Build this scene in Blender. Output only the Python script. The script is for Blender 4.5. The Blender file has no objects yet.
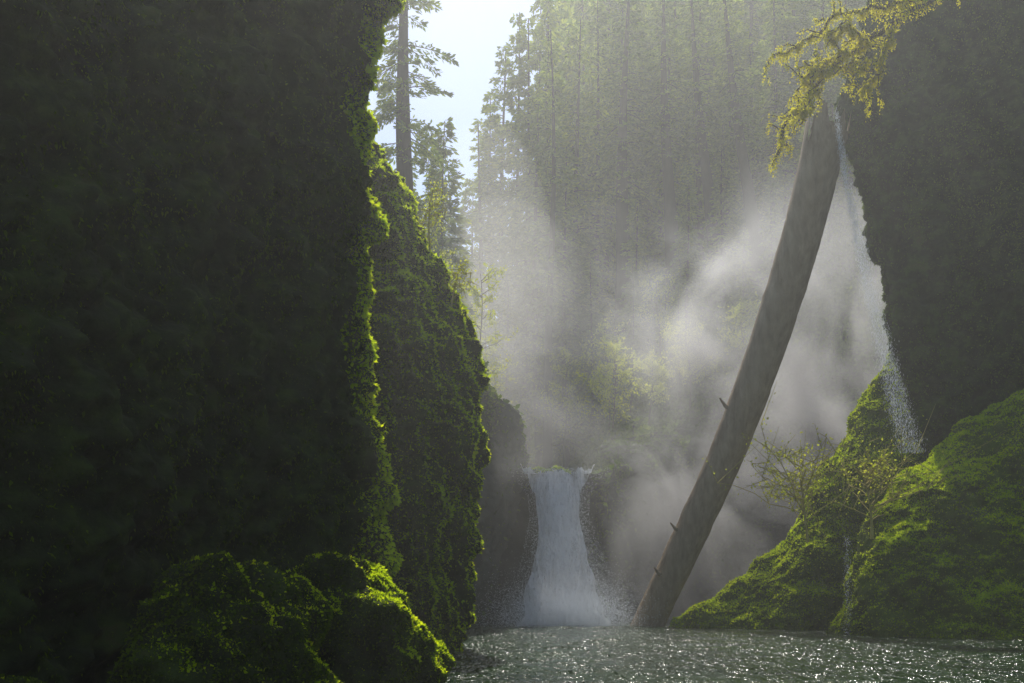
import bpy, bmesh, math
import numpy as np
from mathutils import Vector
RNG=np.random.default_rng(7)
scene=bpy.context.scene
scene.view_settings.view_transform='Standard'
scene.view_settings.look='None'
scene.view_settings.exposure=0
COL=scene.collection
# ------------------------------------------------------------------ noise
def _h(ix,iy,iz,seed):
    n=(ix*73856093)^(iy*19349663)^(iz*83492791)^(seed*2654435)
    n=n&0x7fffffff
    n=((n^(n>>13))*1274126177)&0x7fffffff
    n=(n^(n>>16))
    return (n&0xffff)/65535.0
def vnoise(p,seed=0):
    i=np.floor(p).astype(np.int64); f=p-i; f=f*f*(3-2*f)
    x,y,z=i[...,0],i[...,1],i[...,2]; fx,fy,fz=f[...,0],f[...,1],f[...,2]
    def c(a,b,d): return _h(x+a,y+b,z+d,seed)
    a=c(0,0,0)*(1-fx)+c(1,0,0)*fx; b=c(0,1,0)*(1-fx)+c(1,1,0)*fx
    d=c(0,0,1)*(1-fx)+c(1,0,1)*fx; e=c(0,1,1)*(1-fx)+c(1,1,1)*fx
    return ((a*(1-fy)+b*fy)*(1-fz)+(d*(1-fy)+e*fy)*fz)*2-1
def fbm(p,scale,octv=4,seed=0,gain=0.5,st=(1,1,1)):
    q=p/scale*np.array(st); s=0; a=1
    for o in range(octv):
        s=s+a*vnoise(q+o*17.3,seed+o); q=q*2.03; a*=gain
    return s
# ------------------------------------------------------------------ mesh helpers
def mk(name,V,F,mat=None,smooth=False,parent=None):
    V=np.asarray(V,dtype=np.float32).reshape(-1,3); F=np.asarray(F,dtype=np.int32)
    k=F.shape[1]; m=bpy.data.meshes.new(name)
    m.vertices.add(len(V)); m.vertices.foreach_set('co',V.ravel())
    m.loops.add(F.size); m.loops.foreach_set('vertex_index',F.ravel())
    m.polygons.add(len(F)); m.polygons.foreach_set('loop_start',np.arange(0,F.size,k,dtype=np.int32))
    try: m.polygons.foreach_set('loop_total',np.full(len(F),k,dtype=np.int32))
    except Exception: pass
    m.polygons.foreach_set('use_smooth',np.full(len(F),smooth,dtype=bool))
    m.update(calc_edges=True); m.validate()
    if mat: m.materials.append(mat)
    o=bpy.data.objects.new(name,m); COL.objects.link(o)
    if parent: o.parent=parent
    return o
def info(o,label=None,cat=None,kind=None,group=None):
    if label:o["label"]=label
    if cat:o["category"]=cat
    if kind:o["kind"]=kind
    if group:o["group"]=group
    return o
def gridF(nu,nv,closed=False):
    u=np.arange(nu if closed else nu-1); v=np.arange(nv-1)
    U,W=np.meshgrid(u,v,indexing='ij'); U2=(U+1)%nu
    return np.stack([U*nv+W,U2*nv+W,U2*nv+W+1,U*nv+W+1],-1).reshape(-1,4)
def gnorm(P,closed=False):
    if closed: du=np.roll(P,-1,0)-np.roll(P,1,0)
    else: du=np.gradient(P,axis=0)
    dv=np.gradient(P,axis=1)
    n=np.cross(du,dv); n/= (np.linalg.norm(n,axis=-1,keepdims=True)+1e-9)
    return n
def nz(v): return v/(np.linalg.norm(v,axis=-1,keepdims=True)+1e-9)
def interp(x,pts):
    a=np.array(pts,float); return np.interp(x,a[:,0],a[:,1])
def smooth_path(pts,n):
    p=np.array(pts,float)
    for _ in range(3):
        q=[p[0]]
        for a,b in zip(p[:-1],p[1:]): q+= [a*.75+b*.25,a*.25+b*.75]
        q.append(p[-1]); p=np.array(q)
    d=np.r_[0,np.cumsum(np.linalg.norm(np.diff(p,axis=0),axis=1))]
    s=np.linspace(0,d[-1],n)
    return np.stack([np.interp(s,d,p[:,i]) for i in range(p.shape[1])],-1)
def sample(P,N,n,mask=None,rng=RNG):
    a=P[:-1,:-1];b=P[1:,:-1];c=P[:-1,1:];d=P[1:,1:]
    ar=np.linalg.norm(np.cross(b-a,c-a),axis=-1)
    if mask is not None: ar=ar*mask[:-1,:-1]
    w=ar.ravel(); cs=np.cumsum(w); r=rng.random(n)*cs[-1]
    idx=np.minimum(np.searchsorted(cs,r),len(w)-1)
    i,j=np.unravel_index(idx,ar.shape); u=rng.random((n,1));v=rng.random((n,1))
    pos=(a[i,j]*(1-u)+b[i,j]*u)*(1-v)+(c[i,j]*(1-u)+d[i,j]*u)*v
    return pos,N[i,j]
def leaves(P,N,size,out=.6,droop=.6,rnd=.6,width=.28,rng=RNG):
    n=len(P); size=np.broadcast_to(np.asarray(size,float),(n,))[:,None]*(0.5+rng.random((n,1)))
    d=nz(N*out+rng.normal(size=(n,3))*rnd+np.array([0,0,-1])*droop)
    s=nz(np.cross(d,rng.normal(size=(n,3))))
    w=size*width
    V=np.stack([P,P+d*size*.5+s*w,P+d*size,P+d*size*.5-s*w],1).reshape(-1,3)
    F=np.arange(n*4).reshape(-1,4)
    return V,F
def merge(parts):
    Vs=[];Fs=[];o=0
    for V,F in parts:
        Vs.append(V);Fs.append(np.asarray(F)+o);o+=len(V)
    return np.concatenate(Vs),np.concatenate(Fs)
def tube(pts,rad,k=8,rough=0,seed=0,nscale=1.0):
    pts=np.array(pts,float); n=len(pts); rad=np.broadcast_to(rad,(n,)) if np.ndim(rad)==0 else np.array(rad,float)
    t=nz(np.gradient(pts,axis=0)); ref=np.array([0.3,1,0.1]); 
    a=nz(np.cross(t,ref)); b=np.cross(t,a)
    th=np.linspace(0,2*np.pi,k,endpoint=False)
    ring=a[:,None]*np.cos(th)[None,:,None]+b[:,None]*np.sin(th)[None,:,None]
    R=rad[:,None,None]*np.ones((1,k,1))
    if rough:
        q=pts[:,None]+ring*rad[:,None,None]
        R=R*(1+rough*fbm(q,nscale,3,seed)[...,None])
    V=(pts[:,None]+ring*R).reshape(-1,3)
    i=np.arange(n-1)[:,None]; j=np.arange(k)[None]; j2=(j+1)%k
    F=np.stack([i*k+j,i*k+j2,(i+1)*k+j2,(i+1)*k+j],-1).reshape(-1,4)
    return V,F
# ------------------------------------------------------------------ materials
def nt(name):
    m=bpy.data.materials.new(name); m.use_nodes=True; t=m.node_tree
    for n in list(t.nodes): t.nodes.remove(n)
    o=t.nodes.new('ShaderNodeOutputMaterial'); return m,t,o
def ramp(t,cols):
    r=t.nodes.new('ShaderNodeValToRGB'); e=r.color_ramp.elements
    while len(e)<len(cols): e.new(0.5)
    for k,(p,c) in zip(e,cols): k.position=p; k.color=(*c,1)
    return r
def noise(t,scale,detail=5,rough=.6,stretch=None):
    g=t.nodes.new('ShaderNodeNewGeometry'); n=t.nodes.new('ShaderNodeTexNoise')
    n.inputs['Scale'].default_value=scale; n.inputs['Detail'].default_value=detail; n.inputs['Roughness'].default_value=rough
    if stretch:
        mp=t.nodes.new('ShaderNodeMapping'); mp.inputs['Scale'].default_value=stretch
        t.links.new(g.outputs['Position'],mp.inputs['Vector']); t.links.new(mp.outputs[0],n.inputs['Vector'])
    else: t.links.new(g.outputs['Position'],n.inputs['Vector'])
    return n
def surf_mat(name,cols,scale=1.5,bump=.4,bscale=9,rough=.95,stretch=None,spec=.2):
    m,t,o=nt(name); b=t.nodes.new('ShaderNodeBsdfPrincipled')
    n=noise(t,scale,8,.65,stretch); r=ramp(t,cols); t.links.new(n.outputs['Fac'],r.inputs[0]); t.links.new(r.outputs[0],b.inputs['Base Color'])
    n2=noise(t,bscale,8,.7,stretch); bp=t.nodes.new('ShaderNodeBump'); bp.inputs['Strength'].default_value=bump; bp.inputs['Distance'].default_value=.15
    t.links.new(n2.outputs['Fac'],bp.inputs['Height']); t.links.new(bp.outputs[0],b.inputs['Normal'])
    b.inputs['Roughness'].default_value=rough; b.inputs['Specular IOR Level'].default_value=spec
    t.links.new(b.outputs[0],o.inputs[0]); return m
def leaf_mat(name,cols,trans=.5,scale=.8,brown=None):
    m,t,o=nt(name); g=t.nodes.new('ShaderNodeNewGeometry')
    r=ramp(t,cols)
    n=noise(t,scale,5,.6)
    ad=t.nodes.new('ShaderNodeMath'); ad.operation='MULTIPLY_ADD'; ad.inputs[1].default_value=.5
    sc=t.nodes.new('ShaderNodeMapRange'); sc.inputs[1].default_value=.3; sc.inputs[2].default_value=.7; sc.inputs[3].default_value=0; sc.inputs[4].default_value=.5
    t.links.new(n.outputs['Fac'],sc.inputs[0])
    t.links.new(g.outputs['Random Per Island'],ad.inputs[0]); t.links.new(sc.outputs[0],ad.inputs[2]); t.links.new(ad.outputs[0],r.inputs[0])
    d=t.nodes.new('ShaderNodeBsdfDiffuse'); tr=t.nodes.new('ShaderNodeBsdfTranslucent'); mx=t.nodes.new('ShaderNodeMixShader'); mx.inputs[0].default_value=trans
    t.links.new(r.outputs[0],d.inputs[0]); t.links.new(r.outputs[0],tr.inputs[0]); t.links.new(d.outputs[0],mx.inputs[1]); t.links.new(tr.outputs[0],mx.inputs[2]); t.links.new(mx.outputs[0],o.inputs[0])
    return m
M_cliff=surf_mat('cliff_moss_rock',[(.3,(.014,.018,.005)),(.5,(.036,.052,.010)),(.62,(.065,.1,.012)),(.75,(.085,.085,.022))],1.3,.9,7)
M_back=surf_mat('wet_basalt',[(.3,(.035,.038,.03)),(.5,(.07,.08,.055)),(.7,(.1,.115,.07))],.5,.9,2.5,.8,(1,1,.5))
M_rockbrown=surf_mat('mossy_rock',[(.3,(.04,.045,.010)),(.5,(.09,.12,.015)),(.7,(.14,.2,.015))],1.2,.9,6)
M_soil=surf_mat('forest_floor',[(.3,(.02,.02,.01)),(.6,(.04,.05,.02)),(.8,(.06,.08,.025))],.4,.6,2)
M_bark=surf_mat('conifer_bark',[(.3,(.022,.016,.012)),(.7,(.06,.045,.033))],2,.8,6,stretch=(3,3,.4))
M_log=surf_mat('weathered_log',[(.3,(.2,.145,.09)),(.55,(.36,.27,.175)),(.75,(.5,.39,.26))],1.6,.7,5,stretch=(2,2,.5))
M_twig=surf_mat('twig_bark',[(.3,(.06,.045,.025)),(.7,(.13,.1,.05))],4,.4,12)
M_twigy=surf_mat('yellow_twigs',[(.3,(.34,.28,.07)),(.7,(.55,.47,.13))],4,.2,12)
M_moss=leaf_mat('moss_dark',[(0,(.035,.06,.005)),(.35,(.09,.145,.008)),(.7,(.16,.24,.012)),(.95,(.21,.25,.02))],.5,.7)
M_mosslit=leaf_mat('moss_sunlit_tint',[(0,(.28,.37,.006)),(.4,(.56,.72,.009)),(.7,(.78,.88,.014)),(1,(.87,.84,.03))],.62,1.2)  # moss colour raised above its own tone to carry sunlight
M_need=leaf_mat('fir_needles',[(0,(.05,.09,.014)),(.45,(.15,.23,.02)),(1,(.55,.6,.035))],.5,.12)
M_spring=leaf_mat('spring_leaves',[(0,(.3,.36,.02)),(.5,(.58,.64,.04)),(1,(.76,.72,.06))],.62,.3)
M_under=leaf_mat('undergrowth_leaves',[(0,(.04,.08,.008)),(.5,(.13,.21,.015)),(1,(.34,.4,.03))],.5,.2)
M_mmoss=leaf_mat('branch_moss',[(0,(.4,.36,.01)),(.5,(.78,.72,.015)),(1,(.9,.85,.03))],.65,2)
# water
def water_mat():
    m,t,o=nt('river_water'); b=t.nodes.new('ShaderNodeBsdfPrincipled')
    n=noise(t,.25,3); r=ramp(t,[(.35,(.005,.024,.005)),(.65,(.014,.045,.010))]); t.links.new(n.outputs['Fac'],r.inputs[0]); t.links.new(r.outputs[0],b.inputs['Base Color'])
    b.inputs['Roughness'].default_value=.12; b.inputs['IOR'].default_value=1.33; b.inputs['Specular IOR Level'].default_value=.75
    n1=noise(t,2.2,2,.5,(1,.45,1)); n2=noise(t,7,2,.5,(1,.45,1))
    b1=t.nodes.new('ShaderNodeBump'); b1.inputs['Strength'].default_value=1; b1.inputs['Distance'].default_value=.42
    b2=t.nodes.new('ShaderNodeBump'); b2.inputs['Strength'].default_value=1; b2.inputs['Distance'].default_value=.22
    t.links.new(n1.outputs['Fac'],b1.inputs['Height']); t.links.new(n2.outputs['Fac'],b2.inputs['Height']); t.links.new(b1.outputs[0],b2.inputs['Normal']); t.links.new(b2.outputs[0],b.inputs['Normal'])
    t.links.new(b.outputs[0],o.inputs[0]); return m
M_water=water_mat()
def fall_mat():
    m,t,o=nt('white_water'); d=t.nodes.new('ShaderNodeBsdfDiffuse'); d.inputs[0].default_value=(.95,.95,.95,1)
    tr=t.nodes.new('ShaderNodeBsdfTranslucent'); tr.inputs[0].default_value=(.98,.98,.98,1); mx=t.nodes.new('ShaderNodeMixShader'); mx.inputs[0].default_value=.45
    tp=t.nodes.new('ShaderNodeBsdfTransparent'); m2=t.nodes.new('ShaderNodeMixShader')
    n=noise(t,2.6,7,.7,(2.4,.6,.3)); r=ramp(t,[(.3,(.4,)*3),(.52,(.97,.97,.97))]); t.links.new(n.outputs['Fac'],r.inputs[0])
    t.links.new(d.outputs[0],mx.inputs[1]); t.links.new(tr.outputs[0],mx.inputs[2]); t.links.new(r.outputs[0],m2.inputs[0]); t.links.new(tp.outputs[0],m2.inputs[1]); t.links.new(mx.outputs[0],m2.inputs[2]); t.links.new(m2.outputs[0],o.inputs[0])
    return m
M_fall=fall_mat()
def drop_mat():
    m,t,o=nt('water_drops'); d=t.nodes.new('ShaderNodeBsdfDiffuse'); d.inputs[0].default_value=(.93,.95,.97,1)
    tr=t.nodes.new('ShaderNodeBsdfTranslucent'); tr.inputs[0].default_value=(.96,.98,1,1); mx=t.nodes.new('ShaderNodeMixShader'); mx.inputs[0].default_value=.65
    t.links.new(d.outputs[0],mx.inputs[1]); t.links.new(tr.outputs[0],mx.inputs[2]); t.links.new(mx.outputs[0],o.inputs[0]); return m
M_drop=drop_mat()
# ------------------------------------------------------------------ ground
def sst(a,b,x):
    t=np.clip((x-a)/(b-a),0,1); return t*t*(3-2*t)
def ground_h(x,y):
    xl=interp(y,[(-40,-15),(5,-13),(15,-11),(25,-9.5),(32,-12),(40,-17),(50,-9),(58,-5),(63,-3)])
    xr=interp(y,[(-40,47),(30,46),(40,44),(50,40),(60,36),(70,31)])
    low=-2.5+ sst(0,4,xl-x)*17 + sst(0,4,x-xr)*20 + np.clip(x-xr-4,0,60)*.3+ np.clip(xl-4-x,0,50)*.3
    xc=3-.07*np.clip(y-63,0,150)
    fl=9.2+.05*np.clip(y-63,0,200)
    dr=x-xc-2.2; dl=xc-2.4-x
    up=fl+ sst(0,6,dr)*4+np.clip(dr-4,0,90)*.25 + sst(0,5,dl)*5+np.clip(dl-4,0,80)*.25+np.clip(y-74,0,45)*.42*sst(3,16,dr)+np.clip(y-118,0,160)*.75*sst(6,22,dr)
    ys=np.clip((x-6)*.9,0,8.5)
    t=sst(65.2,67.6,y-ys)
    return low*(1-t)+up*t
def nonuni(a,b,c0,c1,fine,coarse):
    l=np.arange(a,c0,coarse); m=np.arange(c0,c1,fine); r=np.arange(c1,b+coarse,coarse); return np.r_[l,m,r]
gx=nonuni(-600,600,-60,80,1.0,15); gy=nonuni(-200,900,-20,160,1.0,15)
X,Y=np.meshgrid(gx,gy,indexing='ij'); Z=ground_h(X,Y)
PG=np.stack([X,Y,Z],-1)
XC=3-.07*np.clip(Y-63,0,150); chan=sst(2,4.5,np.abs(X-XC))
PG[...,2]+=fbm(PG*np.array([1,1,0]),9,4,5)*1.2*sst(2,9,Z)*chan
PG[...,2]-=(1-chan)*.35
NG=gnorm(PG)
g=mk('ground',PG,gridF(*X.shape),M_soil,True); info(g,kind='structure')
def gz(x,y): return float(ground_h(np.array([x]),np.array([y]))[0])
mask=((PG[...,2]>6)&(PG[...,1]>55)&(PG[...,1]<150)&(PG[...,0]>-30)&(PG[...,0]<60))*chan
p,n=sample(PG,NG,210000,mask); p[:,2]+=RNG.random(len(p))**2*2.6*np.clip(.6+fbm(p,5,2,8),.1,1.8)
V,F=leaves(p,n,.34,.5,.1,.8,.35); u=mk('undergrowth',V,F,M_under); info(u,kind='stuff',label='low green bushes and ferns covering the forest slope',cat='undergrowth')
mask=((PG[...,1]>152)&(PG[...,1]<290)&(PG[...,0]>0)&(PG[...,0]<150)).astype(float)
p,n=sample(PG,NG,90000,mask); q=RNG.random(len(p)); p[:,2]+=q*26*np.clip(.8+.5*fbm(p,4,2,8),.2,1.4)
V,F=leaves(p,n,1.5,.2,.5,.7,.25); u=mk('far_forest',V,F,M_need); info(u,kind='stuff',label='distant dark forest mass covering the high slope',cat='forest')
# ------------------------------------------------------------------ cliffs
def moss_on(parent,P,N,n,size,mat,mask=None,name='moss',even=0.,**k):
    cl=np.clip(.55+even+(.9-even)*fbm(P,1.0,3,91,st=(1,1,.45)),.05,1.5)
    mask=cl if mask is None else mask*cl
    p,nn=sample(P,N,n,mask)
    size=size*(0.6+1.4*RNG.random(n)**4)
    V,F=leaves(p-nn*.02,nn,size,**k); return mk(name,V,F,mat,False,parent)
def wall(name,path,H,nu,nv,shift=None,curl=2.0,amp=(1.0,.4,.15,.05),seed=0,flip=1,mat=M_cliff,st=(1,1,.5),hpath=None,big=5.):
    pp=smooth_path(path,nu)
    v=np.linspace(0,1,nv)
    Hs=np.full(nu,H) if hpath is None else interp(np.linspace(0,1,nu),hpath)
    z=-2.5+(Hs[:,None]+2.5)*v[None]
    x=pp[:,0][:,None]+z*0; y=pp[:,1][:,None]+z*0
    if shift is not None: x=x+interp(z,shift)
    P=np.stack([x,y,z],-1); N=gnorm(P)*flip
    Nh=N*np.array([1,1,0]); c=np.clip((v-.88)/.12,0,1)[None,:,None]**2
    P=P-Nh*c*curl*1.5
    d=amp[0]*fbm(P,big,2,seed,st=st)+amp[1]*fbm(P,1.6,3,seed+7,st=st)+amp[2]*fbm(P,.55,3,seed+13)+amp[3]*fbm(P,.2,2,seed+19)
    P=P+N*d[...,None]; N=gnorm(P)*flip
    o=mk(name,P,gridF(nu,nv),mat,True); info(o,kind='structure')
    return o,P,N
A,PA,NA=wall('cliff',[(-11,-6),(-9.5,4),(-7.9,11),(-6.1,17),(-4.3,21.5),(-3.1,24.2),(-3.7,26.2),(-6,27.5),(-11,28)],24,620,520,
   shift=[(-3,-.1),(2.7,-.1),(6,.1),(8.5,-.05),(11.5,.3),(13,-.4),(15,-.2),(17,.05),(24,-.5)],amp=(.45,.5,.34,.12),seed=3,st=(1,1,.35))
moss_on(A,PA,NA,420000,.055,M_moss,mask=(PA[...,1]>7)*(PA[...,1]<27.5)*(.3+sst(7,20,PA[...,1])),out=.5,droop=.9,rnd=.45,width=.18)
em=sst(23.8,24.9,PA[...,1])  # edge mask: sun rim painted with the lighter moss colour
moss_on(A,PA,NA,280000,.075,M_mosslit,mask=em*(PA[...,1]<27.3),name='moss',even=.45,out=1.,droop=.5)
def column(name,cx,cy,xr,ryf,z0,z1,nu,nv,amp,seed,mat=M_cliff):
    th=np.linspace(0,2*np.pi,nu,endpoint=False)[:,None]; z=np.linspace(z0,z1,nv)[None]+th*0
    rx=interp(z,xr)-cx; 
    x=cx+rx*np.cos(th); y=cy+rx*ryf*np.sin(th)
    P=np.stack([x,y,z],-1); N=gnorm(P,True)
    d=amp[0]*fbm(P,4,2,seed,st=(1,1,.6))+amp[1]*fbm(P,1.4,3,seed+7,st=(1,1,.6))+amp[2]*fbm(P,.5,3,seed+13)+amp[3]*fbm(P,.2,2,seed+19)
    P=P+N*d[...,None]; N=gnorm(P,True)
    return mk(name,P,gridF(nu,nv,True),mat,True),P,N
B,PB,NB=column('cliff',-8.7,33.6,[(-2.5,-2.1),(0,-1.6),(3.1,-1.25),(7,-.85),(9.7,-1.1),(11.4,-1.8),(13.4,-2.7),(15,-3.6),(16.8,-4.4),(19.3,-5.5),(22,-7.2),(22.6,-8.5)],.5,-2.5,22.6,480,420,(.3,.35,.24,.09),33)
info(B,kind='structure')
moss_on(B,PB,NB,260000,.06,M_moss,mask=(PB[...,1]<35)*(PB[...,0]>-7.5)*1.0,droop=.9,out=.5,width=.18)
moss_on(B,PB,NB,420000,.068,M_mosslit,mask=(PB[...,0]>-7)*(.12+sst(.1,.8,NB[...,2])+sst(.1,.9,NB[...,1]*.6+NB[...,0]*.7)*.9),name='moss',out=.9,droop=.5,even=.35)  # lighter moss on top and outward faces paints their sunlit side
Fw,PF,NF=wall('cliff',[(-16,38),(-10,43),(-5,50),(-3.4,56),(-1.9,60.5),(-.7,62.5),(-.3,66),(-.8,76)],16,300,200,
   shift=[(-3,-.6),(4,-.4),(9,.1),(13,.5),(16,.3)],amp=(.8,.6,.25,.0),seed=51,mat=M_back,hpath=[(0,20),(.45,18.5),(.6,17),(.7,14.5),(.78,11.5),(.84,9.6),(1,9.8)])
moss_on(Fw,PF,NF,40000,.18,M_under,mask=sst(9,15,PF[...,2])+.05)
Gw,PGw,NGw=wall('cliff',[(6.2,78),(5.8,68),(5.8,64.4),(7.4,64.2),(10,67.5),(14,71),(20,72.5),(28,71),(34,64),(42,60)],26,460,260,
   amp=(1.0,.8,.4,.0),seed=71,mat=M_back,hpath=[(0,12),(.2,10.5),(.3,12),(.4,13.5),(.5,15),(1,22)],big=7.)
moss_on(Gw,PGw,NGw,130000,.18,M_under,mask=sst(6,14,PGw[...,2])+.2)
C,PC,NC=wall('cliff',[(41,61),(32,57),(24,53.5),(19.7,50),(24,49.2),(32,47.5),(40,42),(44,28),(44,-5)],39,480,460,
   shift=[(-3,1.1),(6.4,.65),(9,.2),(14.8,-1.75),(19,-2.85),(23.6,-4.0),(26.4,-4.5),(30.3,-3.5),(39,-2.2)],amp=(.5,.4,.26,.1),seed=91)
moss_on(C,PC,NC,360000,.08,M_moss,mask=((PC[...,1]>30)&(PC[...,1]<54)&(PC[...,0]<33)).astype(float),droop=.9,width=.18)
# ------------------------------------------------------------------ mounds and boulders
def ridge(name,x0,x1,zt,yc,wf,wb,seed,n=(320,260),p=2.0,amp=(.45,.22,.1,.05)):
    xs=np.linspace(x0,x1,n[0])[:,None]; t=np.linspace(-1,1,n[1])[None]
    zt=interp(xs,zt); y0=interp(xs,yc); w=np.where(t<0,interp(xs,wf),interp(xs,wb))
    X=xs+t*0; Y=y0+np.sign(t)*np.abs(t)**.85*w; Z=-1.2+(zt+1.2)*(1-np.abs(t)**p)
    P=np.stack([X,Y,Z],-1); N=gnorm(P)
    d=amp[0]*fbm(P,3,2,seed)+amp[1]*fbm(P,1.2,3,seed+5)+amp[2]*fbm(P,.5,3,seed+9)+amp[3]*fbm(P,.18,2,seed+11)
    P=P+N*d[...,None]; N=gnorm(P)
    o=mk(name,P,gridF(*n),M_rockbrown,True); return o,P,N
E,PE,NE=ridge('mossy_rock_mound',7.8,25,[(7.8,-.6),(8.7,.4),(9.9,1.3),(12.1,2.4),(13.9,4.1),(14.7,5.4),(17.4,8.9),(18.9,12.3),(22.2,15.8)],[(7,54),(25,54.5)],[(7.7,.8),(10,2.2),(14,4.3),(25,7)],[(7.3,.8),(10,2.2),(23,4)],11,p=1.7)
info(E,'tall moss-topped rock mound sloping down into the creek','rock')
def upm(N): return .08+sst(.15,.75,N[...,2])  # upward faces get more of the sun-brightened moss colour
moss_on(E,PE,NE,50000,.08,M_moss,droop=.4)
moss_on(E,PE,NE,300000,.065,M_mosslit,mask=upm(NE),droop=0,out=1,even=.45)
D,PD,ND=ridge('mossy_rock_mound',15.0,36,[(15,-.5),(15.3,2.4),(16,4.6),(16.6,5.8),(20.5,8.6),(25,12.2),(30,16),(36,19)],[(15,45.5),(16.5,46.2),(20,47.5),(25,48),(36,47)],[(15,1.2),(16,3.5),(20,7),(25,9.5),(36,12)],[(15,1.),(17,3),(36,4)],23,(480,420),p=1.7)
info(D,'huge rounded rock blanketed in bright green moss at the waterline','rock')
moss_on(D,PD,ND,120000,.06,M_moss,mask=(PD[...,0]<28)*1.0,droop=.4)
moss_on(D,PD,ND,600000,.055,M_mosslit,mask=upm(ND)*(PD[...,0]<28)*np.clip(.75+1.0*fbm(PD,2.2,2,5),.1,1.5),droop=0,out=1,even=.45)
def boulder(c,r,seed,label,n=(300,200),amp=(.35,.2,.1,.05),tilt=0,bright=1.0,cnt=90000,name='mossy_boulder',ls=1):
    th=np.linspace(0,2*np.pi,n[0],endpoint=False)[:,None]; ph=np.linspace(-.5*np.pi+.02,.5*np.pi-.02,n[1])[None]
    d=np.stack([np.cos(th)*np.cos(ph),np.sin(th)*np.cos(ph),np.sin(ph)+th*0],-1)
    P=np.sign(d)*np.abs(d)**.85*np.array(r)
    P[...,2]+=P[...,0]*tilt; P+=np.array(c)
    N=gnorm(P,True)
    f=amp[0]*fbm(P,1.6,2,seed)+amp[1]*fbm(P,.8,3,seed+3)+amp[2]*fbm(P,.35,3,seed+6)+amp[3]*fbm(P,.14,2,seed+8)
    P=P+N*f[...,None]; N=gnorm(P,True)
    o=mk(name,P,gridF(n[0],n[1],True),M_cliff,True); info(o,label,'boulder')
    moss_on(o,P,N,cnt,.038*ls,M_moss,mask=(P[...,2]>0)*1.0,droop=.5,even=.2)
    moss_on(o,P,N,int(cnt*.9*bright),.038*ls,M_mosslit,mask=(P[...,2]>0)*(.01+sst(.1,.9,N[...,2])*sst(-.35,.5,N[...,0]*.8+N[...,1]*.6)),droop=.1)  # rim light in the moss colour, kept off the shaded front
    return o,P,N
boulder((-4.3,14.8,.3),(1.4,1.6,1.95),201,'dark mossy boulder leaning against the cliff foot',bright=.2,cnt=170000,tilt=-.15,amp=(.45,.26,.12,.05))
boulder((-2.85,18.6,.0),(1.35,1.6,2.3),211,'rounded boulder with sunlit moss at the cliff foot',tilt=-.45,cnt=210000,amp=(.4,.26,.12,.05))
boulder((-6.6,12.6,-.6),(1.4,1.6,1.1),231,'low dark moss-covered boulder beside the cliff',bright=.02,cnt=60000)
boulder((2.4,66.2,9.3),(1.5,.9,.75),241,'small bright mossy rock at the lip of the waterfall',cnt=12000,bright=3,ls=2.8,n=(90,60))
# ------------------------------------------------------------------ water
wx=np.linspace(-25,47,380); wy=np.r_[np.arange(-15,15,.5),np.arange(15,74,.15)]
WX,WY=np.meshgrid(wx,wy,indexing='ij'); PW=np.stack([WX,WY,WX*0],-1)
PW[...,2]=.06*fbm(PW,1.3,3,301,st=(1,1,1))+.03*fbm(PW,.45,2,305)+.08*np.exp(-((WX-3.5)**2+(WY-57)**2)/50)*fbm(PW,.8,3,309)
w=mk('river',PW,gridF(*WX.shape),M_water,True); info(w,kind='structure')
cy=np.linspace(63.4,110,80)[:,None]; cxx=np.linspace(-2.8,2.8,14)[None]
X=3-.07*np.clip(cy-63,0,150)+cxx; Zc=9.35+.05*(cy-63)+0*cxx
PK=np.stack([X,cy+0*cxx,Zc],-1); PK[...,2]+=.08*fbm(PK,.8,2,5)
w2=mk('creek',PK,gridF(80,14),M_water,True); info(w2,kind='structure')
ws=([(0,2.9),(.15,2.85),(.35,2.85),(.65,2.95),(1,3.0)],[(0,2.4),(.08,1.85),(.2,1.35),(.35,1.25),(.6,1.6),(.8,2.1),(1,2.6)])
SL=7.9
def fall(seed):
    nu,nv=150,300; s=np.linspace(0,1,nv)[None]; a=np.linspace(-1,1,nu)[:,None]
    z=9.5-9.65*s+(.5*a**2+.08*np.sin(a*9+1))*(1-s)**3
    c=interp(s,ws[0]); hw=interp(s,ws[1])
    x=c+a*hw; y=63.6-SL*s**.95+.4*a**2
    P=np.stack([x,y+0*x,z+0*x],-1)
    q=np.stack([a*hw*1.0+0*s,s*9.6+0*a,0*x],-1)
    r_=fbm(q,.42,4,seed,st=(1.6,.35,1),gain=.6)
    P[...,1]-=.36*r_; P[...,2]+=.2*r_; P[...,0]+=.28*fbm(q,.7,3,seed+4,st=(1,.5,1))*s
    return P,gridF(nu,nv)
P1,F1=fall(401)
wf=mk('waterfall',P1,F1,M_fall,True); info(wf,'white waterfall pouring from a rock slot into the pool','waterfall')
def dropmesh(c,size,el):
    n=len(c); r=size*(.4+RNG.random(n)**2*1.2)[:,None]
    o6=np.array([[1,0,0],[0,1,0],[-1,0,0],[0,-1,0],[0,0,el],[0,0,-el]],float)
    V=(c[:,None]+o6[None]*r[:,None]*np.ones((1,6,1))).reshape(-1,3)
    f=np.array([[0,1,4],[1,2,4],[2,3,4],[3,0,4],[1,0,5],[2,1,5],[3,2,5],[0,3,5]])
    return V,(f[None]+6*np.arange(n)[:,None,None]).reshape(-1,3)
def drops(name,fn,n,size,label,el=3):
    V,F=dropmesh(fn(RNG.random(n)),size,el)
    o=mk(name,V,F,M_drop); info(o,label,'waterfall'); return o
def f1(s):
    st=RNG.integers(0,9,len(s)); s=s**.7
    z=24.4-16.1*s; x=15.05+3.3*s**1.3+(st-4)*.055*(.15+1.7*s)+RNG.normal(size=len(s))*.1*(.1+2.0*s); y=46.2-.5*s+(st%5)*.12+RNG.normal(size=len(s))*.12
    return np.stack([x,y,z],-1)
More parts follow.
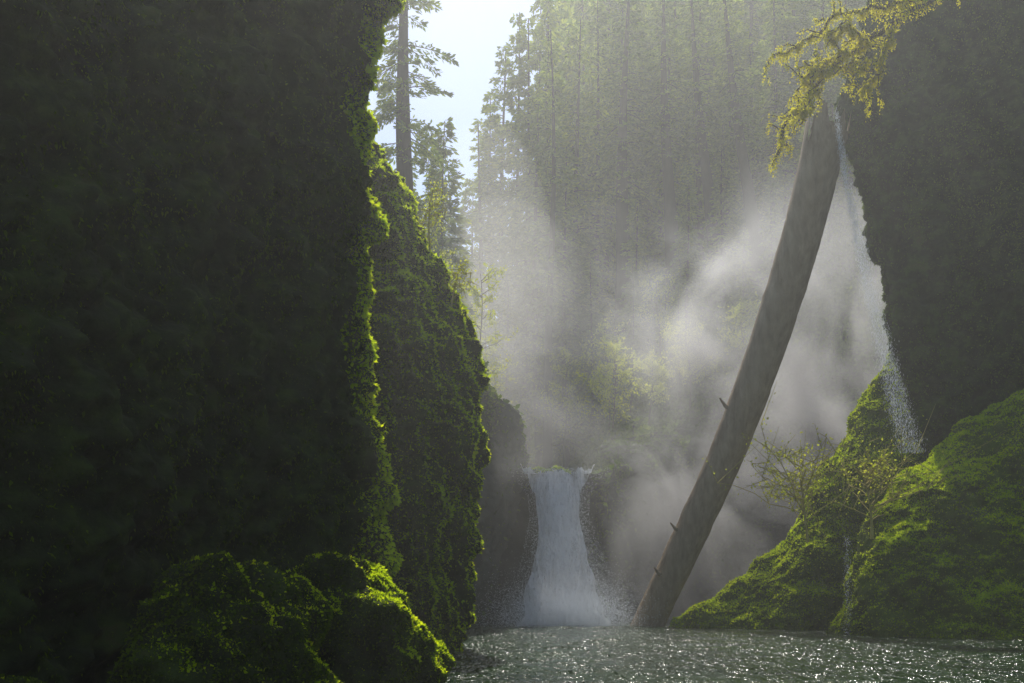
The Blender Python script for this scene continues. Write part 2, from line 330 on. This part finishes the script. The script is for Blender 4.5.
drops('dripping_waterfall',f1,12500,.0048,'thin veil of falling droplets off the overhanging cliff',9)
def f2(s):
    z=4.4-4.4*s; x=14.7+RNG.normal(size=len(s))*.08; y=43.8+RNG.normal(size=len(s))*.1
    return np.stack([x,y,z],-1)
drops('dripping_waterfall',f2,700,.006,'small trickle falling beside the mossy rock',4)
n=75000; s_=RNG.random(n)**.8; a_=np.clip(RNG.normal(size=n)*.55,-1.4,1.4)
q1=np.stack([interp(s_,ws[0])+a_*interp(s_,ws[1]),63.3-SL*s_**.95-np.abs(RNG.normal(size=n))*(.2+.5*s_),9.6-9.6*s_+np.abs(RNG.normal(size=n))*(.15+.45*s_)],-1)
n=60000; q2=np.stack([3.1+RNG.normal(size=n)*1.9,54.5+RNG.normal(size=n)*.8,np.abs(RNG.normal(size=n))*1.15],-1)
V,F=dropmesh(np.concatenate([q1,q2]),.0115,1.3); o=mk('spray',V,F,M_drop,False,wf); o['kind']='stuff'
# ------------------------------------------------------------------ leaning log
lp=smooth_path([(7.0,55.4,-1.2),(7.45,55,.1),(9.55,53.6,4.95),(11.6,52.2,9.9),(13.15,50.8,14.9),(14.2,49.4,19.0),(14.9,48.4,22.6),(15.15,48.0,24.4)],200)
rr=np.linspace(.86,1.0,200)
V,F=tube(lp,rr,56,.03,501,.7)
V=V.reshape(200,56,3); V[-8:]+=(np.linspace(0,1,8)[:,None]*fbm(V[-1]*1.0,.4,3,9)[None])[...,None]*np.array([.15,0,1.2]); V=V.reshape(-1,3)
lg=mk('fallen_log',V,F,M_log,True); info(lg,'huge bare grey-brown log leaning steeply against the cliff','log')
for i,(k,dv) in enumerate([(48,(-.9,-.5,.5)),(96,(-1.,-.4,.7)),(30,(-.8,-.9,.4))]):
    b=lp[k]; d=np.array(dv); pts=[b+d*.5,b+d*.9,b+d*1.2+np.array([0,0,.15])]
    V,F=tube(pts,[.14,.09,.03],8,.2,i); mk('branch_stub',V,F,M_log,True,lg)
# ------------------------------------------------------------------ conifers
def conifer(H,R,cs,seed,nb=150,nl=60,leaf=.26,tr=.4):
    r=np.random.default_rng(seed)
    parts=[]; zs=np.linspace(-1.5,H,16)
    tp=np.stack([.25*np.sin(zs*.15+seed),.25*np.cos(zs*.12+seed),zs],-1)
    parts.append(tube(tp,np.linspace(tr,.04,16)*H/38,10,.08,seed))
    LP=[];LN=[]
    for i in range(nb):
        t=(i+r.random())/nb; z=H*(cs+(1-cs)*t)
        L=R*((1-t)**.75)*(.45+.75*r.random())*(1 if t>.12 else .6+3*t)+.25
        a=r.random()*6.283; d=np.array([math.cos(a),math.sin(a),0]); s=np.linspace(0,1,6)[:,None]
        rise=(t-.45)*.6
        pts=np.array([0,0,z])+d*L*s+np.array([0,0,1])*(rise*L*s-.28*L*s**2)
        parts.append(tube(pts,np.linspace(.05,.01,6)*(.5+L/R*.6),4))
        m=int(nl*L/R)+6; q=.12+.88*r.random(m)**.8
        c=np.stack([np.interp(q,s[:,0],pts[:,k]) for k in range(3)],-1)
        side=np.array([-d[1],d[0],0]); sg=r.choice([-1,1],m)[:,None]; wd=(.1+.28*L*(1-q)[:,None]*r.random((m,1)))
        c=c+side*sg*wd+np.array([0,0,-1])*(wd*.25)+r.normal(size=(m,3))*.06
        LP.append(c); LN.append(nz(d+side*sg*.9)+r.normal(size=(m,3))*.15)
    LP=np.concatenate(LP);LN=np.concatenate(LN)
    return merge(parts),leaves(LP,LN,leaf*1.4,1,.3,.25,.17,r)
spec=[(40,5.6,.2,1,140,170,.5),(36,4.8,.25,2,140,160,.45),(30,4.6,.1,3,150,160,.45),(44,5.6,.45,4,120,170,.75),(24,3.0,.08,5,150,110,.4),(42,3.1,.4,6,80,70,.45),(46,4.6,.45,7,100,140,.95)]
tmes=[]
for H,R,cs,sd,nb,nl,tr in spec:
    (V,F),(V2,F2)=conifer(H,R,cs,sd,nb,nl,.31,tr)
    a=mk('trunk',V,F,M_bark,True); b=mk('crown',V2,F2,M_need); tmes.append((a.data,b.data,H)); bpy.data.objects.remove(a);bpy.data.objects.remove(b)
def put_tree(x,y,k,s=1,rot=0,z=None,label='tall fir tree with drooping branches on the slope',top=None,lean=0):
    z=gz(x,y)-.3 if z is None else z
    if top: s=(top-z)/tmes[k][2]
    e=bpy.data.objects.new('fir_tree',None); COL.objects.link(e); e.location=(x,y,z); e.rotation_euler=(0,0,rot) if not lean else (0,lean,0); e.scale=(min(s,1.15),min(s,1.15),s)
    info(e,label,'tree',group='fir trees on the ravine slopes')
    for nm,d in zip(('trunk','crown'),tmes[k][:2]):
        o=bpy.data.objects.new(nm,d); COL.objects.link(o); o.parent=e
    return e
r=np.random.default_rng(99)
put_tree(-8.1,76,6,1,.3,top=58,label='tall fir tree glowing in haze above the cliff')
put_tree(-5.6,84,4,1.1,2)
put_tree(3.9,102,5,1,2.2,top=59,label='slender sparse fir tree rising beside the creek')
for x,y,ln in [(11.5,107,.02),(17.0,106,-.03),(22.0,107,-.09),(26.0,105,-.12),(33.0,109,.03)]:
    put_tree(x,y,6,1,.1,top=69,lean=ln,label='tall dark fir trunk with high sparse crown')
pts=[];tries=0
while len(pts)<58 and tries<8000:
    tries+=1
    y=r.uniform(114,152); x=r.uniform(2,74)
    if x/y>.47 or x<1.5+.02*y: continue
    if any((x-a)**2+(y-b)**2<5.1**2 for a,b in pts): continue
    pts.append((x,y)); lim=3+(y-60)*1.33
    top=min(lim*r.uniform(.88,1.0),2+.62*y+r.uniform(0,14)); b=gz(x,y); h=max(top-b,20)*r.choice([1,1,1,.72]); top=b+h
    c=[k for k in range(3) if .7<h/tmes[k][2]<1.4] or [2]
    put_tree(x,y,int(r.choice(c)),1,r.random()*6.28,top=top)
for x,y,k,s in [(-8,96,2,1),(-4.8,104,4,.95),(-11,108,1,.85),(-15,82,2,1),(-8.5,120,2,1.1),(-20,100,0,1),(-24,90,1,1),(-13,128,2,1),(14,84,4,.4),(20,86,4,.45),(11,92,4,.6),(17,97,4,.7),(25,96,4,.6),(8,101,4,.8),(30,102,4,.7),(13,105,2,.6),(22,104,4,.8)]:
    put_tree(x,y,k,s,r.random()*6.28)
for x,y,k,top in [(-6.6,121,2,47),(-5.2,124,2,53),(-3.8,119,0,58),(-2.6,123,1,63),(-1.0,121,0,68),(.6,118,1,70),(1.8,114,0,67),(2.8,110,1,62),(5.8,108,2,50),(7.4,112,0,66),(-.6,106,4,36)]:
    put_tree(x,y,k,1,r.random()*6.28,top=top)
# ------------------------------------------------------------------ broadleaf saplings
def broad(H,R,seed,nb=26,nl=90,leaf=.2,base=.3,trunk=.09,tw=1):
    r=np.random.default_rng(seed); parts=[]
    zs=np.linspace(-.5,H,12); tp=np.stack([.4*np.sin(zs*.4+seed)*zs/H,.3*np.cos(zs*.5+seed)*zs/H,zs],-1); parts.append(tube(tp,np.linspace(trunk,.015,12),7))
    LP=[]
    for i in range(nb):
        t=base+(1-base)*r.random(); b=np.array([np.interp(t*H,zs,tp[:,k]) for k in range(3)])
        a=r.random()*6.28; L=R*(.4+.7*r.random())*(1.1-t*.6); d=np.array([math.cos(a),math.sin(a),.35+.5*r.random()])
        s=np.linspace(0,1,6)[:,None]; pts=b+d*L*s+r.normal(size=(6,3))*.06*L*s; parts.append(tube(pts,np.linspace(trunk*.35,.006*tw,6),4))
        for j in range(4):
            q=r.integers(2,6); e=pts[q]+r.normal(size=3)*.35*L; parts.append(tube(np.linspace(pts[q],e,4),np.array([.012,.01,.007,.004])*tw,3))
            LP.append(pts[q]+(e-pts[q])*r.random((nl//4,1))+r.normal(size=(nl//4,3))*.12)
        LP.append(b+(pts[-1]-b)*(.4+.6*r.random((nl//4,1)))+r.normal(size=(nl//4,3))*.15)
    LP=np.concatenate(LP); return merge(parts),leaves(LP,r.normal(size=LP.shape),leaf,.7,.2,.4,.35,r)
def put_broad(name,x,y,z,H,R,seed,label,cat,mat,group=None,bark=M_twig,**k):
    (V,F),(V2,F2)=broad(H,R,seed,**k)
    e=bpy.data.objects.new(name,None); COL.objects.link(e); e.location=(x,y,z); info(e,label,cat,group=group)
    mk('trunk',V,F,bark,True,e); mk('crown',V2,F2,mat,False,e)
for i,(x,y,H,R) in enumerate([(-3.6,66,12,3.2),(-2.4,70,12,2.6),(-6,70,13,3.5),(7.6,76,8,2.6),(10,73,4.5,2.4),(13.5,76,6,3),(18,77,6,2.6),(-2.5,84,13,3.2),(4.6,88,12,3.5),(-3.6,90,14,3.5),(8.5,88,10,3.2),(14,95,9,3.2)]):
    put_broad('broadleaf_tree',x,y,gz(x,y),H,R,600+i,'young broadleaf tree with pale spring leaves','tree',M_spring,group='spring trees above the waterfall',leaf=.15)
put_broad('bare_shrub',16.2,45.0,4.8,2.6,4.0,701,'spindly yellow-leaved shrub arching from the mossy rock','shrub',M_spring,bark=M_twigy,nb=28,nl=24,leaf=.11,base=.05,trunk=.08,tw=1.8)
put_broad('bare_shrub',14.8,50.2,4.9,3.6,4.4,702,'spindly yellow-leaved shrub arching from the mossy rock','shrub',M_spring,bark=M_twigy,nb=32,nl=36,leaf=.13,base=.05,trunk=.08,tw=2.2)
put_broad('bare_shrub',-2.7,33.0,13.2,2.2,.8,703,'small sunlit shrub growing on the mossy ledge','shrub',M_spring,bark=M_twigy,nb=18,nl=20,leaf=.07,base=.1,trunk=.04,tw=1.5)
put_broad('bare_shrub',-2.0,33.0,11.4,1.4,.8,704,'small sunlit shrub growing on the mossy ledge','shrub',M_spring,bark=M_twigy,nb=14,nl=20,leaf=.07,base=.1,trunk=.04,tw=1.5)
# ------------------------------------------------------------------ mossy maple reaching over the gorge
mr=np.random.default_rng(5); parts=[];LP=[];
guides=[([(20,43,29),(17.2,41.6,26.6),(15.3,41,25),(13.7,40.6,23.9),(12.3,40.3,22.1),(11.3,40,20.6),(11.0,40,19.9)],.14),
        ([(17.2,41.6,26.6),(15,40.6,26.2),(13.2,40.2,25.6),(11.9,40,25.0),(11.2,39.8,24.0)],.08),
        ([(13.7,40.6,23.9),(13.0,40.2,23.2),(12.2,40,23.3),(11.5,39.8,22.9)],.06),
        ([(12.3,40.3,22.1),(11.6,40,22.0),(10.9,39.8,21.5),(10.4,39.6,21.4)],.055),
        ([(15.3,41,25),(14.5,40.8,23.6),(13.9,40.6,22.6),(13.2,40.4,21.9)],.07),
        ([(14.5,40.8,24.5),(13.4,40.6,24.9),(12.6,40.4,24.3),(12.0,40.3,24.4)],.055),
        ([(14.5,40.8,23.6),(13.6,40.6,23.0),(12.8,40.5,22.8),(12.4,40.5,21.9)],.055),
        ([(16.5,41,26.4),(15.6,40.6,27.6),(14,40.2,27.4)],.07)]
for g_,r0 in guides:
    P=smooth_path(g_,40)+np.cumsum(mr.normal(size=(40,3))*.07,0); parts.append(tube(P,np.linspace(r0,r0*.5,40),8,.3,3))
    LP.append((P[mr.integers(0,40,4200)],r0*1.25))
    for j in range(14):
        q=mr.integers(4,40); d=mr.normal(size=3)*np.array([.8,.8,.7])+np.array([-.5,0,-.3]); d/=np.linalg.norm(d); L=.3+mr.random()*.9
        T=P[q]+d*L*np.linspace(0,1,8)[:,None]+np.cumsum(mr.normal(size=(8,3))*.08,0); parts.append(tube(T,np.linspace(.035,.01,8),5)); LP.append((T[mr.integers(0,8,130)]+mr.normal(size=(130,3))*.02,.05))
V,F=merge(parts); mt=mk('maple_tree',V,F,M_twig,True); info(mt,'moss-draped maple limbs hanging over the gorge edge','tree')
c=np.concatenate([a+mr.normal(size=a.shape)*b*.6 for a,b in LP]); c[:,2]-=mr.random(len(c))**3*.3
V,F=leaves(c,mr.normal(size=c.shape),.07,.6,.6,.4,.3,mr); mk('moss',V,F,M_mmoss,False,mt)
# ------------------------------------------------------------------ haze and mist
def box(name,x0,x1,y0,y1,z0,z1,mat,label):
    V=[(x,y,z) for x in (x0,x1) for y in (y0,y1) for z in (z0,z1)]
    F=[(0,1,3,2),(4,6,7,5),(0,4,5,1),(2,3,7,6),(0,2,6,4),(1,5,7,3)]
    o=mk(name,V,F,mat); info(o,label,'mist',kind='stuff'); return o
def vol_h(name,den,an,col=(1,1,1)):
    m,t,o=nt(name); v=t.nodes.new('ShaderNodeVolumeScatter'); v.inputs['Density'].default_value=den; v.inputs['Anisotropy'].default_value=an; v.inputs['Color'].default_value=(*col,1)
    t.links.new(v.outputs[0],o.inputs['Volume']); return m
box('haze',-45,60,-12,66.5,-3.2,50,vol_h('haze_volume',.0018,.6,(.98,1,.98)),'thin sunlit haze filling the ravine')
box('haze',-45,80,67,152,-3.2,80,vol_h('forest_haze_volume',.0009,.62,(.97,1,.97)),'bright sunlit haze between the forest trees')
M_glow=vol_h('upstream_mist_volume',.0068,.6,(1,1,.97))
for (c,rd) in [((-1,86,20),(9,14,15)),((-2,84,25),(6,11,16)),((0,82,16),(12,12,13))]:
    th=np.linspace(0,2*np.pi,40,endpoint=False)[:,None]; ph=np.linspace(-.5*np.pi+.01,.5*np.pi-.01,24)[None]
    P=np.stack([np.cos(th)*np.cos(ph),np.sin(th)*np.cos(ph),np.sin(ph)+th*0],-1)*np.array(rd)+np.array(c)
    o=mk('mist',P,gridF(40,24,True),M_glow,True); info(o,'bright sunlit mist rising above the upstream gorge','mist',kind='stuff')
    bm=bmesh.new(); bm.from_mesh(o.data); bmesh.ops.holes_fill(bm,edges=[e for e in bm.edges if e.is_boundary],sides=0); bmesh.ops.recalc_face_normals(bm,faces=bm.faces); bm.to_mesh(o.data); bm.free()
def vol_n():
    m,t,o=nt('mist_volume'); v=t.nodes.new('ShaderNodeVolumeScatter'); v.inputs['Anisotropy'].default_value=.5; v.inputs['Color'].default_value=(.98,1,1,1)
    n=noise(t,.17,5,.55); mr_=t.nodes.new('ShaderNodeMapRange'); mr_.inputs[1].default_value=.46; mr_.inputs[2].default_value=.66; mr_.inputs[3].default_value=.009; mr_.inputs[4].default_value=.2
    n.inputs['Distortion'].default_value=1.0
    g=t.nodes.new('ShaderNodeNewGeometry'); sp=t.nodes.new('ShaderNodeSeparateXYZ'); t.links.new(g.outputs['Position'],sp.inputs[0])
    def fade(o_,a,b,lo=0):
        f=t.nodes.new('ShaderNodeMapRange'); f.interpolation_type='SMOOTHSTEP'; f.inputs[1].default_value=a; f.inputs[2].default_value=b; f.inputs[3].default_value=lo; f.inputs[4].default_value=1; t.links.new(sp.outputs[o_],f.inputs[0]); return f.outputs[0]
    def mul(a,b):
        q=t.nodes.new('ShaderNodeMath'); q.operation='MULTIPLY'; t.links.new(a,q.inputs[0]); t.links.new(b,q.inputs[1]); return q.outputs[0]
    fz=fade('Z',28,17); fx=fade('X',4,11,.2); fx2=fade('X',29,20); fx3=fade('X',-5,-1)
    ds=t.nodes.new('ShaderNodeVectorMath'); ds.operation='DISTANCE'; ds.inputs[1].default_value=(3.2,56.0,.0)
    t.links.new(g.outputs['Position'],ds.inputs[0]); m2=t.nodes.new('ShaderNodeMapRange'); m2.interpolation_type='SMOOTHSTEP'; m2.inputs[1].default_value=0; m2.inputs[2].default_value=4.2; m2.inputs[3].default_value=.09; m2.inputs[4].default_value=0
    t.links.new(ds.outputs['Value'],m2.inputs[0]); ad=t.nodes.new('ShaderNodeMath'); ad.operation='ADD'
    t.links.new(n.outputs['Fac'],mr_.inputs[0]); t.links.new(mul(mul(mul(mr_.outputs[0],fz),mul(fx,fx2)),fx3),ad.inputs[0]); t.links.new(m2.outputs[0],ad.inputs[1]); t.links.new(ad.outputs[0],v.inputs['Density']); t.links.new(v.outputs[0],o.inputs['Volume']); return m
box('mist',-5,29,54.5,66.4,-.05,28,vol_n(),'drifting white spray over the plunge pool')
# ------------------------------------------------------------------ light, sky, camera
SUN_AZ=math.radians(-5); SUN_EL=math.radians(53)
wd=bpy.data.worlds.new('World'); scene.world=wd; wd.use_nodes=True; t=wd.node_tree
sk=t.nodes.new('ShaderNodeTexSky'); sk.sky_type='NISHITA'; sk.sun_disc=False; sk.sun_elevation=SUN_EL; sk.sun_rotation=SUN_AZ; sk.air_density=1.0; sk.dust_density=.8
bg=t.nodes['Background']; bg.inputs[1].default_value=.15; t.links.new(sk.outputs[0],bg.inputs[0])
sl=bpy.data.lights.new('sun','SUN'); sl.energy=5; sl.angle=math.radians(.5); sl.color=(1,.95,.86)
so=bpy.data.objects.new('sun',sl); COL.objects.link(so)
sd=Vector((math.sin(SUN_AZ)*math.cos(SUN_EL),math.cos(SUN_AZ)*math.cos(SUN_EL),math.sin(SUN_EL)))
so.rotation_euler=sd.to_track_quat('Z','Y').to_euler(); so.location=(0,60,80)
cam=bpy.data.cameras.new('camera'); co=bpy.data.objects.new('camera',cam); COL.objects.link(co)
co.location=(0,0,2); co.rotation_euler=(math.radians(90),0,0); cam.sensor_width=36; cam.lens=35.16; cam.shift_y=.2427; cam.clip_end=3000; cam.clip_start=.1
scene.camera=co
